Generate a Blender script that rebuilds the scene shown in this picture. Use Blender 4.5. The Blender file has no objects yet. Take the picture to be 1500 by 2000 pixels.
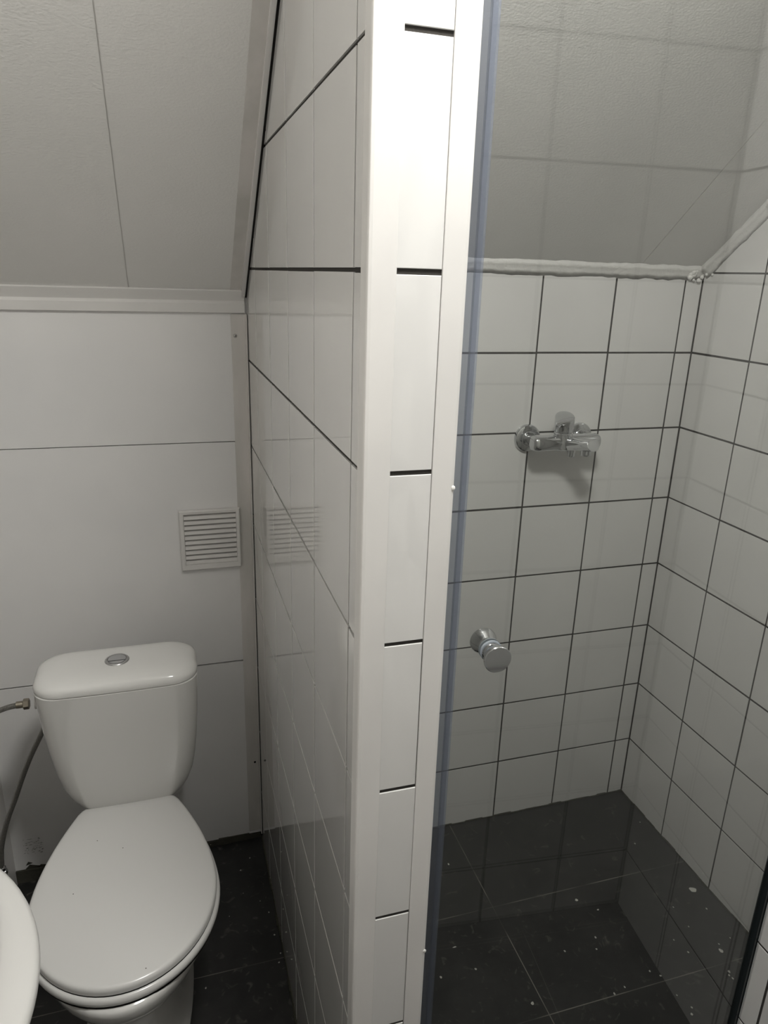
import bpy, bmesh, math, random
from mathutils import Vector, Matrix
random.seed(7)
S = bpy.context.scene
COL = S.collection

# ------------------------------------------------------------------ camera
cd = bpy.data.cameras.new('camera'); cam = bpy.data.objects.new('camera', cd); COL.objects.link(cam)
RM = ((0.95716, 0.28236, 0.06412), (-0.28808, 0.9064, 0.30894), (0.02911, -0.31418, 0.94892))
mw = Matrix.Identity(4)
for i in range(3):
    mw[i][0] = RM[i][0]; mw[i][1] = RM[i][2]; mw[i][2] = -RM[i][1]
mw[0][3], mw[1][3], mw[2][3] = -1.34089, -1.6159, 1.5726
cam.matrix_world = mw
cd.sensor_fit = 'HORIZONTAL'; cd.sensor_width = 36; cd.lens = 36 * 1401.3 / 1500
cd.clip_start = 0.02
S.camera = cam

# ------------------------------------------------------------------ light and exposure
LAMP = (-1.05, -1.225, 2.380)
LAMP_STRENGTH = 125.0
w = bpy.data.worlds.new('world'); S.world = w; w.use_nodes = True
w.node_tree.nodes['Background'].inputs[0].default_value = (0.9, 0.95, 1.0, 1)
w.node_tree.nodes['Background'].inputs[1].default_value = 0.3
S.view_settings.view_transform = 'Standard'; S.view_settings.look = 'None'
S.view_settings.exposure = 0.0; S.view_settings.gamma = 1.0
S.view_settings.use_curve_mapping = False

# ------------------------------------------------------------------ materials
def mat(name, color, rough=0.5, metal=0.0, spec=0.5, coat=0.0):
    m = bpy.data.materials.new(name); m.use_nodes = True
    b = m.node_tree.nodes['Principled BSDF']
    b.inputs['Base Color'].default_value = (*color, 1)
    b.inputs['Roughness'].default_value = rough
    b.inputs['Metallic'].default_value = metal
    b.inputs['Specular IOR Level'].default_value = spec
    if coat:
        b.inputs['Coat Weight'].default_value = coat; b.inputs['Coat Roughness'].default_value = 0.04
    return m
def nd(m, t, **kw):
    n = m.node_tree.nodes.new(t)
    for k, v in kw.items(): setattr(n, k, v)
    return n
def lk(m, a, b): m.node_tree.links.new(a, b)
def coords(m, scale=(1, 1, 1)):
    g = nd(m, 'ShaderNodeNewGeometry'); mp = nd(m, 'ShaderNodeMapping'); mp.inputs['Scale'].default_value = scale
    lk(m, g.outputs['Position'], mp.inputs['Vector']); return mp.outputs[0]
def vary(m, c1, c2, scale=4, detail=4, stretch=(1, 1, 1), lo=0.35, hi=0.65):
    n = nd(m, 'ShaderNodeTexNoise'); n.inputs['Scale'].default_value = scale; n.inputs['Detail'].default_value = detail
    lk(m, coords(m, stretch), n.inputs['Vector'])
    r = nd(m, 'ShaderNodeValToRGB'); r.color_ramp.elements[0].position = lo; r.color_ramp.elements[1].position = hi
    r.color_ramp.elements[0].color = (*c1, 1); r.color_ramp.elements[1].color = (*c2, 1)
    lk(m, n.outputs['Fac'], r.inputs['Fac'])
    lk(m, r.outputs[0], m.node_tree.nodes['Principled BSDF'].inputs['Base Color'])
    return r
def bump(m, scale, strength, dist=0.001, detail=3, stretch=(1, 1, 1)):
    n = nd(m, 'ShaderNodeTexNoise'); n.inputs['Scale'].default_value = scale; n.inputs['Detail'].default_value = detail
    lk(m, coords(m, stretch), n.inputs['Vector'])
    b = nd(m, 'ShaderNodeBump'); b.inputs['Strength'].default_value = strength; b.inputs['Distance'].default_value = dist
    lk(m, n.outputs['Fac'], b.inputs['Height'])
    lk(m, b.outputs[0], m.node_tree.nodes['Principled BSDF'].inputs['Normal'])
    return b

M_TILE = mat('glazed_tile', (0.70, 0.69, 0.665), 0.018, spec=0.55, coat=0.5)
vary(M_TILE, (0.705, 0.698, 0.678), (0.73, 0.723, 0.703), 5)
M_GROUT = mat('dark_grout', (0.045, 0.042, 0.038), 0.9, spec=0.2)
bump(M_GROUT, 400, 0.4, 0.001)
M_PANEL = mat('white_laminate_panel', (0.66, 0.655, 0.64), 0.34, spec=0.4)
vary(M_PANEL, (0.755, 0.75, 0.74), (0.81, 0.80, 0.785), 3.2, 3)
bump(M_PANEL, 35, 0.06, 0.001)
M_CEIL = mat('painted_textured_wallpaper', (0.56, 0.55, 0.52), 0.75, spec=0.25)
vary(M_CEIL, (0.775, 0.768, 0.742), (0.81, 0.80, 0.775), 3)
bump(M_CEIL, 300, 0.32, 0.0018, 2, (0.7, 1, 1))
M_PAINT = mat('white_painted_plaster', (0.62, 0.60, 0.57), 0.5)
vary(M_PAINT, (0.58, 0.565, 0.53), (0.70, 0.67, 0.64), 14, 4, (1, 1, 0.25))
bump(M_PAINT, 60, 0.3, 0.002, 4, (1, 1, 0.3))
M_PVC = mat('white_pvc_profile', (0.74, 0.70, 0.665), 0.32, spec=0.4)
vary(M_PVC, (0.685, 0.672, 0.65), (0.725, 0.71, 0.685), 6, 3)
M_CAULK = mat('white_acrylic_caulk', (0.74, 0.73, 0.70), 0.5)
bump(M_CAULK, 70, 0.7, 0.004, 4)
M_CERAMIC = mat('white_vitreous_china', (0.72, 0.715, 0.69), 0.12, spec=0.5, coat=0.5)
M_BASIN = mat('off_white_glazed_ceramic', (0.56, 0.555, 0.535), 0.12, spec=0.5, coat=0.4)
M_SEAT = mat('white_plastic_seat', (0.68, 0.675, 0.655), 0.22, spec=0.45)
M_CHROME = mat('polished_chrome', (0.62, 0.63, 0.64), 0.07, metal=1.0)
M_CHROMED = mat('brushed_chrome_cap', (0.50, 0.50, 0.50), 0.28, metal=1.0)
M_BLACK = mat('black_gap', (0.012, 0.011, 0.010), 0.9, spec=0.1)
M_MORTAR = mat('grey_green_mortar', (0.07, 0.068, 0.055), 0.9, spec=0.1); bump(M_MORTAR, 120, 0.8, 0.004)
M_RUBBER = mat('blue_grey_seal_strip', (0.055, 0.065, 0.085), 0.3)
def translucent_seal(name, col, trans, k):
    m = mat(name, col, 0.25)
    b = m.node_tree.nodes['Principled BSDF']; out = m.node_tree.nodes['Material Output']
    t = nd(m, 'ShaderNodeBsdfTransparent'); t.inputs[0].default_value = (*trans, 1)
    x = nd(m, 'ShaderNodeMixShader'); x.inputs[0].default_value = k
    lk(m, t.outputs[0], x.inputs[1]); lk(m, b.outputs[0], x.inputs[2]); lk(m, x.outputs[0], out.inputs['Surface'])
    return m
M_SEAL = translucent_seal('blue_grey_seal', (0.20, 0.21, 0.235), (0.84, 0.865, 0.905), 0.24)
M_LIP = translucent_seal('clear_seal_lip', (0.25, 0.27, 0.31), (0.88, 0.90, 0.95), 0.18)
M_CLEARSEAL = mat('clear_grey_seal_lip', (0.30, 0.33, 0.36), 0.25)
M_DARKMETAL = mat('dark_glass_edge', (0.015, 0.02, 0.022), 0.25)
M_BRAID = mat('braided_steel', (0.34, 0.33, 0.31), 0.38, metal=0.9)
wv = nd(M_BRAID, 'ShaderNodeTexWave'); wv.inputs['Scale'].default_value = 160; wv.inputs['Distortion'].default_value = 1.5
lk(M_BRAID, coords(M_BRAID), wv.inputs['Vector'])
wb = nd(M_BRAID, 'ShaderNodeBump'); wb.inputs['Strength'].default_value = 0.8; wb.inputs['Distance'].default_value = 0.002
lk(M_BRAID, wv.outputs['Fac'], wb.inputs['Height']); lk(M_BRAID, wb.outputs[0], M_BRAID.node_tree.nodes['Principled BSDF'].inputs['Normal'])
M_BRASS = mat('dull_nickel_nut', (0.30, 0.27, 0.22), 0.35, metal=1.0)
M_SPECK = mat('dried_white_paint', (0.55, 0.54, 0.5), 0.8)
M_HALL = mat('hallway_plaster', (0.5, 0.49, 0.47), 0.8)
M_SCREW = mat('zinc_screw', (0.45, 0.44, 0.42), 0.4, metal=0.8)

def floor_mat():
    m = mat('black_slate_floor_tile', (0.03, 0.03, 0.03), 0.35, spec=0.4)
    b = m.node_tree.nodes['Principled BSDF']
    g = nd(m, 'ShaderNodeNewGeometry'); sp = nd(m, 'ShaderNodeSeparateXYZ'); lk(m, g.outputs['Position'], sp.inputs[0])
    def line(sock, off, pitch, half):
        a = nd(m, 'ShaderNodeMath', operation='ADD'); lk(m, sock, a.inputs[0]); a.inputs[1].default_value = off + pitch * 50 + pitch / 2
        mo = nd(m, 'ShaderNodeMath', operation='MODULO'); lk(m, a.outputs[0], mo.inputs[0]); mo.inputs[1].default_value = pitch
        s = nd(m, 'ShaderNodeMath', operation='SUBTRACT'); lk(m, mo.outputs[0], s.inputs[0]); s.inputs[1].default_value = pitch / 2
        ab = nd(m, 'ShaderNodeMath', operation='ABSOLUTE'); lk(m, s.outputs[0], ab.inputs[0])
        lt = nd(m, 'ShaderNodeMath', operation='LESS_THAN'); lk(m, ab.outputs[0], lt.inputs[0]); lt.inputs[1].default_value = half
        return lt.outputs[0]
    lx = line(sp.outputs[0], 0.600, 1.2, 0.0011); ly = line(sp.outputs[1], 0.3075, 0.3, 0.0011)
    ms = nd(m, 'ShaderNodeMath', operation='LESS_THAN'); lk(m, sp.outputs[1], ms.inputs[0]); ms.inputs[1].default_value = -0.05
    ly2 = nd(m, 'ShaderNodeMath', operation='MULTIPLY'); lk(m, ly, ly2.inputs[0]); lk(m, ms.outputs[0], ly2.inputs[1])
    mx = nd(m, 'ShaderNodeMath', operation='MAXIMUM'); lk(m, lx, mx.inputs[0]); lk(m, ly2.outputs[0], mx.inputs[1])
    n = nd(m, 'ShaderNodeTexNoise'); n.inputs['Scale'].default_value = 7; n.inputs['Detail'].default_value = 8; n.inputs['Roughness'].default_value = 0.65
    lk(m, g.outputs['Position'], n.inputs['Vector'])
    r = nd(m, 'ShaderNodeValToRGB'); r.color_ramp.elements[0].color = (0.018, 0.018, 0.0175, 1); r.color_ramp.elements[1].color = (0.036, 0.0355, 0.034, 1)
    r.color_ramp.elements[0].position = 0.38; r.color_ramp.elements[1].position = 0.68
    lk(m, n.outputs['Fac'], r.inputs['Fac'])
    # dusty smears
    n2 = nd(m, 'ShaderNodeTexNoise'); n2.inputs['Scale'].default_value = 38; n2.inputs['Detail'].default_value = 6; n2.inputs['Distortion'].default_value = 1.2
    lk(m, g.outputs['Position'], n2.inputs['Vector'])
    r2 = nd(m, 'ShaderNodeValToRGB'); r2.color_ramp.elements[0].position = 0.61; r2.color_ramp.elements[1].position = 0.82
    lk(m, n2.outputs['Fac'], r2.inputs['Fac'])
    du = nd(m, 'ShaderNodeMixRGB'); lk(m, r2.outputs[0], du.inputs[0]); lk(m, r.outputs[0], du.inputs[1]); du.inputs[2].default_value = (0.12, 0.115, 0.10, 1)
    n3 = nd(m, 'ShaderNodeTexNoise'); n3.inputs['Scale'].default_value = 5; lk(m, g.outputs['Position'], n3.inputs['Vector'])
    r3 = nd(m, 'ShaderNodeValToRGB'); r3.color_ramp.elements[0].color = (0.05, 0.048, 0.044, 1); r3.color_ramp.elements[1].color = (0.22, 0.205, 0.18, 1)
    r3.color_ramp.elements[0].position = 0.40; r3.color_ramp.elements[1].position = 0.55
    lk(m, n3.outputs['Fac'], r3.inputs['Fac'])
    mi = nd(m, 'ShaderNodeMixRGB'); lk(m, mx.outputs[0], mi.inputs[0]); lk(m, du.outputs[0], mi.inputs[1]); lk(m, r3.outputs[0], mi.inputs[2])
    lk(m, mi.outputs[0], b.inputs['Base Color'])
    bp = nd(m, 'ShaderNodeBump'); bp.inputs['Strength'].default_value = 0.25; bp.inputs['Distance'].default_value = 0.002
    lk(m, n.outputs['Fac'], bp.inputs['Height']); lk(m, bp.outputs[0], b.inputs['Normal'])
    return m
M_FLOOR = floor_mat()

def glass_mat():
    m = bpy.data.materials.new('clear_shower_glass'); m.use_nodes = True
    nt = m.node_tree; nt.nodes.remove(nt.nodes['Principled BSDF'])
    out = nt.nodes['Material Output']
    tr = nd(m, 'ShaderNodeBsdfTransparent'); tr.inputs[0].default_value = (0.962, 0.968, 0.960, 1)
    gl = nd(m, 'ShaderNodeBsdfGlossy'); gl.inputs['Roughness'].default_value = 0.004; gl.inputs[0].default_value = (1, 1, 1, 1)
    lw = nd(m, 'ShaderNodeLayerWeight'); lw.inputs[0].default_value = 0.5
    p = nd(m, 'ShaderNodeMath', operation='POWER'); lk(m, lw.outputs['Facing'], p.inputs[0]); p.inputs[1].default_value = 5
    a = nd(m, 'ShaderNodeMath', operation='MULTIPLY_ADD'); lk(m, p.outputs[0], a.inputs[0]); a.inputs[1].default_value = 0.955; a.inputs[2].default_value = 0.045
    mx = nd(m, 'ShaderNodeMixShader'); lk(m, a.outputs[0], mx.inputs[0]); lk(m, tr.outputs[0], mx.inputs[1]); lk(m, gl.outputs[0], mx.inputs[2])
    lk(m, mx.outputs[0], out.inputs['Surface'])
    return m
M_GLASS = glass_mat()
def emit_mat():
    m = bpy.data.materials.new('lamp_diffuser'); m.use_nodes = True
    b = m.node_tree.nodes['Principled BSDF']
    b.inputs['Base Color'].default_value = (0.8, 0.8, 0.8, 1)
    b.inputs['Emission Color'].default_value = (1.0, 0.987, 0.955, 1)
    b.inputs['Emission Strength'].default_value = LAMP_STRENGTH
    return m
M_LAMP = emit_mat()

# ------------------------------------------------------------------ helpers
def tag(o, label=None, cat=None, group=None, kind=None):
    if label: o['label'] = label
    if cat: o['category'] = cat
    if group: o['group'] = group
    if kind: o['kind'] = kind
    return o
def thing(name, label, cat, loc=(0, 0, 0), group=None):
    o = bpy.data.objects.new(name, None); COL.objects.link(o); o.location = loc; o.empty_display_size = 0.05
    return tag(o, label, cat, group)
def obj(name, bm, mats, parent=None, smooth=False, fixn=True, bevel=0.0):
    if fixn: bmesh.ops.recalc_face_normals(bm, faces=bm.faces)
    me = bpy.data.meshes.new(name); bm.to_mesh(me); bm.free()
    for m in (mats if isinstance(mats, (list, tuple)) else [mats]): me.materials.append(m)
    if smooth:
        for p in me.polygons: p.use_smooth = True
    o = bpy.data.objects.new(name, me); COL.objects.link(o)
    if parent:
        o.parent = parent
        off = parent.location.copy()
        pp = parent.parent
        if not (parent.type == 'EMPTY'): off = Vector((0, 0, 0))
        if off.length > 0:
            me.transform(Matrix.Translation(-off))
        # sub-parts keep their parent's mesh frame
        if parent.type != 'EMPTY' and pp is not None and pp.type == 'EMPTY':
            me.transform(Matrix.Translation(-pp.location))
    if bevel:
        b = o.modifiers.new('bevel', 'BEVEL'); b.width = bevel; b.segments = 3; b.limit_method = 'ANGLE'; b.angle_limit = math.radians(40)
    return o
def structure(name, bm, mats, **kw):
    return tag(obj(name, bm, mats, **kw), kind='structure')
def box(bm, x0, x1, y0, y1, z0, z1, mi=0):
    vs = [bm.verts.new((x, y, z)) for x in (x0, x1) for y in (y0, y1) for z in (z0, z1)]
    for f in ((0, 1, 3, 2), (4, 6, 7, 5), (0, 4, 5, 1), (2, 3, 7, 6), (0, 2, 6, 4), (1, 5, 7, 3)):
        fc = bm.faces.new([vs[i] for i in f]); fc.material_index = mi
    return vs
def prism(bm, pts, d, mi=0):
    """extrude a 3-D polygon by vector d"""
    d = Vector(d); a = [bm.verts.new(p) for p in pts]; b = [bm.verts.new(Vector(p) + d) for p in pts]
    f = [bm.faces.new(a), bm.faces.new(list(reversed(b)))]
    n = len(a)
    for i in range(n): f.append(bm.faces.new((a[i], b[i], b[(i + 1) % n], a[(i + 1) % n])))
    for x in f: x.material_index = mi
    return f
def loft(bm, rings, cap0=True, cap1=True, mi=0):
    R = [[bm.verts.new(p) for p in r] for r in rings]; n = len(R[0])
    for a, b in zip(R, R[1:]):
        for i in range(n):
            f = bm.faces.new((a[i], a[(i + 1) % n], b[(i + 1) % n], b[i])); f.material_index = mi
    if cap0: bm.faces.new(list(reversed(R[0]))).material_index = mi
    if cap1: bm.faces.new(R[-1]).material_index = mi
    return R
def frame_of(axis):
    a = Vector(axis).normalized(); t = Vector((0, 0, 1)) if abs(a.z) < 0.9 else Vector((1, 0, 0))
    u = a.cross(t).normalized(); v = a.cross(u).normalized(); return a, u, v
def lathe(bm, org, axis, prof, n=40, mi=0, cap=True):
    a, u, v = frame_of(axis); org = Vector(org)
    rings = [[org + a * h + (u * math.cos(2 * math.pi * k / n) + v * math.sin(2 * math.pi * k / n)) * r for k in range(n)] for h, r in prof]
    loft(bm, rings, cap, cap, mi)
def spline(pts, n=12):
    P = [Vector(p) for p in pts]; P = [P[0] * 2 - P[1]] + P + [P[-1] * 2 - P[-2]]; out = []
    for i in range(1, len(P) - 2):
        for k in range(n):
            t = k / n; a, b, c, d = P[i - 1:i + 3]
            out.append(0.5 * ((2 * b) + (c - a) * t + (2 * a - 5 * b + 4 * c - d) * t * t + (3 * b - a - 3 * c + d) * t ** 3))
    out.append(P[-2]); return out
def tube(bm, pts, r, n=14, mi=0, sm=12):
    P = spline(pts, sm) if sm else [Vector(p) for p in pts]; rings = []
    a, u, v = frame_of(P[1] - P[0])
    for i, p in enumerate(P):
        t = (P[min(i + 1, len(P) - 1)] - P[max(i - 1, 0)]).normalized()
        u = (u - t * u.dot(t)).normalized(); v = t.cross(u)
        rings.append([p + (u * math.cos(2 * math.pi * k / n) + v * math.sin(2 * math.pi * k / n)) * r for k in range(n)])
    loft(bm, rings, mi=mi)
def smooth_by_angle(o, deg=35):
    for p in o.data.polygons: p.use_smooth = True
    es = o.data
    try: es.set_sharp_from_angle(angle=math.radians(deg))
    except Exception: pass
    return o

# ---- clipping of tiles to a convex wall outline (uv)
def clip(poly, wall):
    out = poly
    n = len(wall)
    for i in range(n):
        ax, ay = wall[i]; bx, by = wall[(i + 1) % n]
        nx, ny = -(by - ay), (bx - ax)
        ins = out; out = []
        for j in range(len(ins)):
            p, q = ins[j], ins[(j + 1) % len(ins)]
            dp = (p[0] - ax) * nx + (p[1] - ay) * ny; dq = (q[0] - ax) * nx + (q[1] - ay) * ny
            if dp >= -1e-9: out.append(p)
            if (dp > 1e-9 and dq < -1e-9) or (dp < -1e-9 and dq > 1e-9):
                t = dp / (dp - dq); out.append((p[0] + (q[0] - p[0]) * t, p[1] + (q[1] - p[1]) * t))
        if len(out) < 3: return []
    res = []
    for p in out:
        if not res or (abs(p[0] - res[-1][0]) + abs(p[1] - res[-1][1])) > 1e-5: res.append(p)
    if len(res) > 2 and (abs(res[0][0] - res[-1][0]) + abs(res[0][1] - res[-1][1])) < 1e-5: res.pop()
    return res if len(res) > 2 else []
def area(p): return 0.5 * sum(p[i][0] * p[(i + 1) % len(p)][1] - p[(i + 1) % len(p)][0] * p[i][1] for i in range(len(p)))
def add_tiles(bm, org, U, V, N, wall, us, vs, gap=0.0046, th=0.0028, bev=0.0006, warp=0.00022, mi=0, jit=0.0004):
    """tiles between the joint positions us, vs; every joint gap wide; tile faces stand th in front of the grout"""
    org, U, V, N = Vector(org), Vector(U), Vector(V), Vector(N)
    if area(wall) < 0: wall = list(reversed(wall))
    rng = random.Random(int(abs(org.x * 1000 + org.y * 313 + org.z)) + len(us))
    for a, b in zip(us, us[1:]):
        for c, d in zip(vs, vs[1:]):
            j = [rng.uniform(-jit, jit) for _ in range(4)]
            g = gap / 2
            rect = lambda s: [(a + g + s + j[0], c + g + s + j[1]), (b - g - s + j[2], c + g + s + j[1]), (b - g - s + j[2], d - g - s + j[3]), (a + g + s + j[0], d - g - s + j[3])]
            if b - a < 0.012 or d - c < 0.012: continue
            p0 = clip(rect(0), wall)
            if not p0 or abs(area(p0)) < 2e-5: continue
            cx = sum(p[0] for p in p0) / len(p0); cy = sum(p[1] for p in p0) / len(p0)
            tu, tv, t0 = rng.uniform(-warp, warp), rng.uniform(-warp, warp), rng.uniform(-0.4, 0.4) * warp
            rings = []
            for s, h in ((0, 0.0), (0, th - bev), (bev * 0.3, th - bev * 0.3), (bev, th)):
                r = []
                for p in p0:
                    dx, dy = cx - p[0], cy - p[1]
                    q = (p[0] + s * (1 if dx > 0 else -1), p[1] + s * (1 if dy > 0 else -1)) if len(p0) == 4 else (p[0] + dx * s * 12, p[1] + dy * s * 12)
                    hh = h + (0 if h == 0 else t0 + tu * (p[0] - cx) / 0.1 + tv * (p[1] - cy) / 0.1)
                    r.append(org + U * q[0] + V * q[1] + N * hh)
                rings.append([bm.verts.new(p) for p in r])
            n = len(p0)
            for A, B in zip(rings, rings[1:]):
                for i in range(n):
                    f = bm.faces.new((A[i], A[(i + 1) % n], B[(i + 1) % n], B[i])); f.material_index = mi
            bm.faces.new(rings[-1]).material_index = mi
def seq(start, pitch, lo, hi):
    k = math.floor((lo - start) / pitch) - 0
    v = start + k * pitch; out = []
    while v < hi + pitch:
        out.append(v); v += pitch
    return out

# ------------------------------------------------------------------ geometry of the room
TH = 0.0028
GR = 0.0008        # depth of the flush-filled joints
K = 0.8
def slope(y): return 1.602 - K * y
ZC = 2.45; YC = (1.602 - ZC) / K          # where the slope meets the flat ceiling (-1.06)
PX0, PX1 = -1.150, -1.050                 # partition faces
PYF = -0.930                              # partition front
RX = -0.317                               # right wall of the washroom
RY = -1.266                               # rear wall
LX = -1.800                               # left wall
WYF0 = -0.812                             # wing wall beside the shower door
Y_B = 0.100                               # toilet back wall

# floor (shower and washroom), with dried paint spots in the same mesh
bm = bmesh.new()
box(bm, LX - 0.1, 0.1, -2.45, 0.2, -0.05, 0.0)
spots = [(1353, 1738, 9, 6), (1126, 1758, 4, 2.5), (1408, 1857, 4.5, 4), (1380, 1775, 2, 2), (1163, 1831, 2.2, 2.2), (1103, 1858, 2, 2.4),
         (1165, 1854, 2, 2), (1269, 1897, 2, 2), (1344, 1860, 2.2, 2), (1290, 1906, 2.6, 1.6), (1424, 1898, 2.6, 3), (1431, 1911, 2, 2), (1424, 1905, 2, 2),
         (1220, 1928, 1.8, 1.8), (1200, 1941, 2.2, 2.2), (1351, 1968, 2, 2), (1351, 1981, 2.8, 2), (1040, 1960, 3.5, 3), (1315, 1772, 1.5, 1.5), (1345, 1810, 1.5, 1.5),
         (1316, 1836, 1.6, 1.6), (1240, 1648, 2, 2), (1250, 1606, 1.5, 1.5), (1322, 1944, 1.4, 1.4), (1404, 1844, 1.6, 1.6), (1426, 1832, 1.5, 1.5), (1168, 1777, 3, 1.6),
         (876, 1688, 2, 2.4), (888, 1850, 5, 1.2), (470, 1700, 1.8, 1.8), (488, 1676, 1.5, 1.5), (475, 1745, 1, 1), (525, 1782, 1.5, 1.5), (402, 1930, 1.8, 1.8),
         (536, 1826, 2.2, 1.6), (545, 1880, 2, 1.5), (508, 1760, 1, 1), (448, 1790, 1, 1), (861, 1909, 2.4, 2.6), (929, 1893, 2.5, 2), (548, 1862, 1.5, 1.5)]
rng = random.Random(3)
cx_, cy_, cz_ = -1.34089, -1.6159, 1.5726
def floor_pt(px, py):
    a, c = (px - 750) / 1401.3, (1000 - py) / 1401.3
    d = [RM[i][0] * a + RM[i][1] + RM[i][2] * c for i in range(3)]
    t = -cz_ / d[2]; return cx_ + d[0] * t, cy_ + d[1] * t
for (px, py, rx, ry) in spots:
    x, y = floor_pt(px, py); n = 10; ph = rng.random() * 6
    ring = [bm.verts.new((x + rx * 0.00105 * math.cos(t) * (1 + 0.2 * math.sin(3 * t + ph)), y + ry * 0.0014 * math.sin(t) * (1 + 0.2 * math.cos(2 * t + ph)), 0.0006)) for t in [2 * math.pi * k / n for k in range(n)]]
    top = bm.verts.new((x, y, 0.0014))
    for k in range(n):
        bm.faces.new((ring[k], ring[(k + 1) % n], top)).material_index = 1
fl = structure('floor', bm, [M_FLOOR, M_SPECK])

# sloped and flat ceiling, one shell; board joints are shallow grooves
def ceil_strip(bm, x0, x1):
    pts = [(x0, Y_B + 0.1, slope(Y_B + 0.1)), (x0, YC, ZC), (x0, -2.45, ZC), (x0, -2.45, ZC + 0.05), (x0, YC, ZC + 0.07), (x0, Y_B + 0.1, slope(Y_B + 0.1) + 0.07)]
    prism(bm, pts, (x1 - x0, 0, 0))
bm = bmesh.new()
for a, b in ((LX - 0.1, -1.4012), (-1.3988, -1.1), (-1.1, -0.2008), (-0.1992, 0.1)):
    ceil_strip(bm, a, b)
# backing behind the joints, a little higher
bm2 = bmesh.new(); s = 0.0022
prism(bm2, [(LX - 0.1, Y_B + 0.1, slope(Y_B + 0.1) + s), (LX - 0.1, YC, ZC + s), (LX - 0.1, -2.45, ZC + s), (LX - 0.1, -2.45, ZC + 0.03), (LX - 0.1, YC, ZC + 0.03), (LX - 0.1, Y_B + 0.1, slope(Y_B + 0.1) + 0.04)], (0.1 - LX + 0.1, 0, 0))
me_t = bpy.data.meshes.new('t'); bm2.to_mesh(me_t); bm2.free(); bm.from_mesh(me_t); bpy.data.meshes.remove(me_t)
structure('ceiling', bm, [M_CEIL])

# toilet back wall: laminate panels on battens (joints at 0.588 and 1.182)
bm = bmesh.new()
box(bm, LX - 0.1, PX0 + 0.02, Y_B + 0.006, Y_B + 0.1, 0, 1.522, 1)
for z0, z1 in ((0.018, 0.5855), (0.5897, 1.1810), (1.1830, 1.522)):
    box(bm, LX, PX0 + 0.01, Y_B, Y_B + 0.007, z0, z1, 0)
# ragged mortar bed under the lowest panel
vs = []
rng = random.Random(5); x = LX
while x < PX0 - 0.02:
    w_ = rng.uniform(0.02, 0.06); h_ = rng.uniform(0.010, 0.022) + (0.02 if x < -1.7 else 0)
    box(bm, x, min(x + w_, PX0 - 0.004), Y_B - 0.002 - rng.uniform(0, 0.004), Y_B + 0.02, 0.0, h_, 2); x += w_
# torn patch and scuffs at the lower left
for (x0, z0, w_, h_) in ((-1.785, 0.03, 0.05, 0.022), (-1.775, 0.05, 0.018, 0.012), (-1.752, 0.035, 0.035, 0.012), (-1.72, 0.03, 0.03, 0.014)):
    prism(bm, [(x0, Y_B - 0.0006, z0), (x0 + w_, Y_B - 0.0006, z0 + h_ * 0.5), (x0 + w_ * 0.4, Y_B - 0.0006, z0 + h_)], (0, 0.0004, 0), 2)
for k in range(60):
    x0 = -1.775 + rng.uniform(0, 0.045); z0 = 0.085 + rng.uniform(0, 0.05)
    l = rng.uniform(0.002, 0.008); h = rng.uniform(-0.002, 0.002)
    prism(bm, [(x0, Y_B - 0.0004, z0), (x0 + l, Y_B - 0.0004, z0 + h), (x0 + l * 0.5, Y_B - 0.0004, z0 + 0.0006 + h)], (0, 0.0003, 0), 2)
structure('wall_back', bm, [M_PANEL, M_BLACK, M_MORTAR])

# left wall
bm = bmesh.new()
prism(bm, [(LX, Y_B + 0.1, 0), (LX, -2.45, 0), (LX, -2.45, ZC), (LX, YC, ZC), (LX, Y_B + 0.1, slope(Y_B + 0.1))], (-0.1, 0, 0))
structure('wall_left', bm, [M_PVC])

# shower back wall
TX = [-0.0519 - 0.2022 * k for k in range(-1, 7)]
TX = sorted([-1.08] + [x for x in TX if x > -1.075]); TX = [x for x in TX if x < -0.01] + [-0.0004]
bm = bmesh.new()
box(bm, PX1 - 0.02, 0.1, GR, 0.1, 0, 1.602, 1)
ROWS = [0.0 + 0.2 * k for k in range(0, 14)]
add_tiles(bm, (0, TH, 0), (1, 0, 0), (0, 0, 1), (0, -1, 0), [(-1.06, 0.002), (0, 0.002), (0, 1.602), (-1.06, 1.602)], TX, ROWS)
structure('wall_shower_back', bm, [M_TILE, M_GROUT])

# shower right wall
bm = bmesh.new()
prism(bm, [(GR, 0.1, 0), (GR, WYF0, 0), (GR, WYF0, slope(WYF0)), (GR, 0.1, slope(0.1))], (0.09, 0, 0), 1)
TY = sorted([-0.0004] + [-0.2035 * k for k in range(1, 4)] + [WYF0])
add_tiles(bm, (TH, 0, 0), (0, 1, 0), (0, 0, 1), (-1, 0, 0), [(WYF0, 0.002), (0, 0.002), (0, slope(0)), (WYF0, slope(WYF0))], TY, ROWS)
structure('wall_shower_right', bm, [M_TILE, M_GROUT])

# partition between toilet and shower: tiled on both sides and on its front end
ROWP = [-0.024 + 0.2 * k for k in range(0, 14)]; ROWP[0] = 0.0
bm = bmesh.new()
yt = Y_B + 0.006
GP = 0.0024; GF = 0.0016
prism(bm, [(PX0 + GP, yt, 0), (PX0 + GP, PYF + GF, 0), (PX0 + GP, PYF + GF, slope(PYF)), (PX0 + GP, yt, slope(yt))], (PX1 - PX0 - GP - GR, 0, 0), 1)
PY = sorted([Y_B] + [-0.8744 + 0.2018 * k for k in range(0, 5)] + [PYF + 0.018])
PYc = [y for y in PY]
add_tiles(bm, (PX0 + TH, 0, 0), (0, 1, 0), (0, 0, 1), (-1, 0, 0), [(PYF + 0.018, 0.002), (Y_B, 0.002), (Y_B, slope(Y_B) - 0.012), (PYF + 0.018, slope(PYF) - 0.012)], PYc, ROWP, gap=0.0046, warp=0.00010, bev=0.0003)
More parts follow.
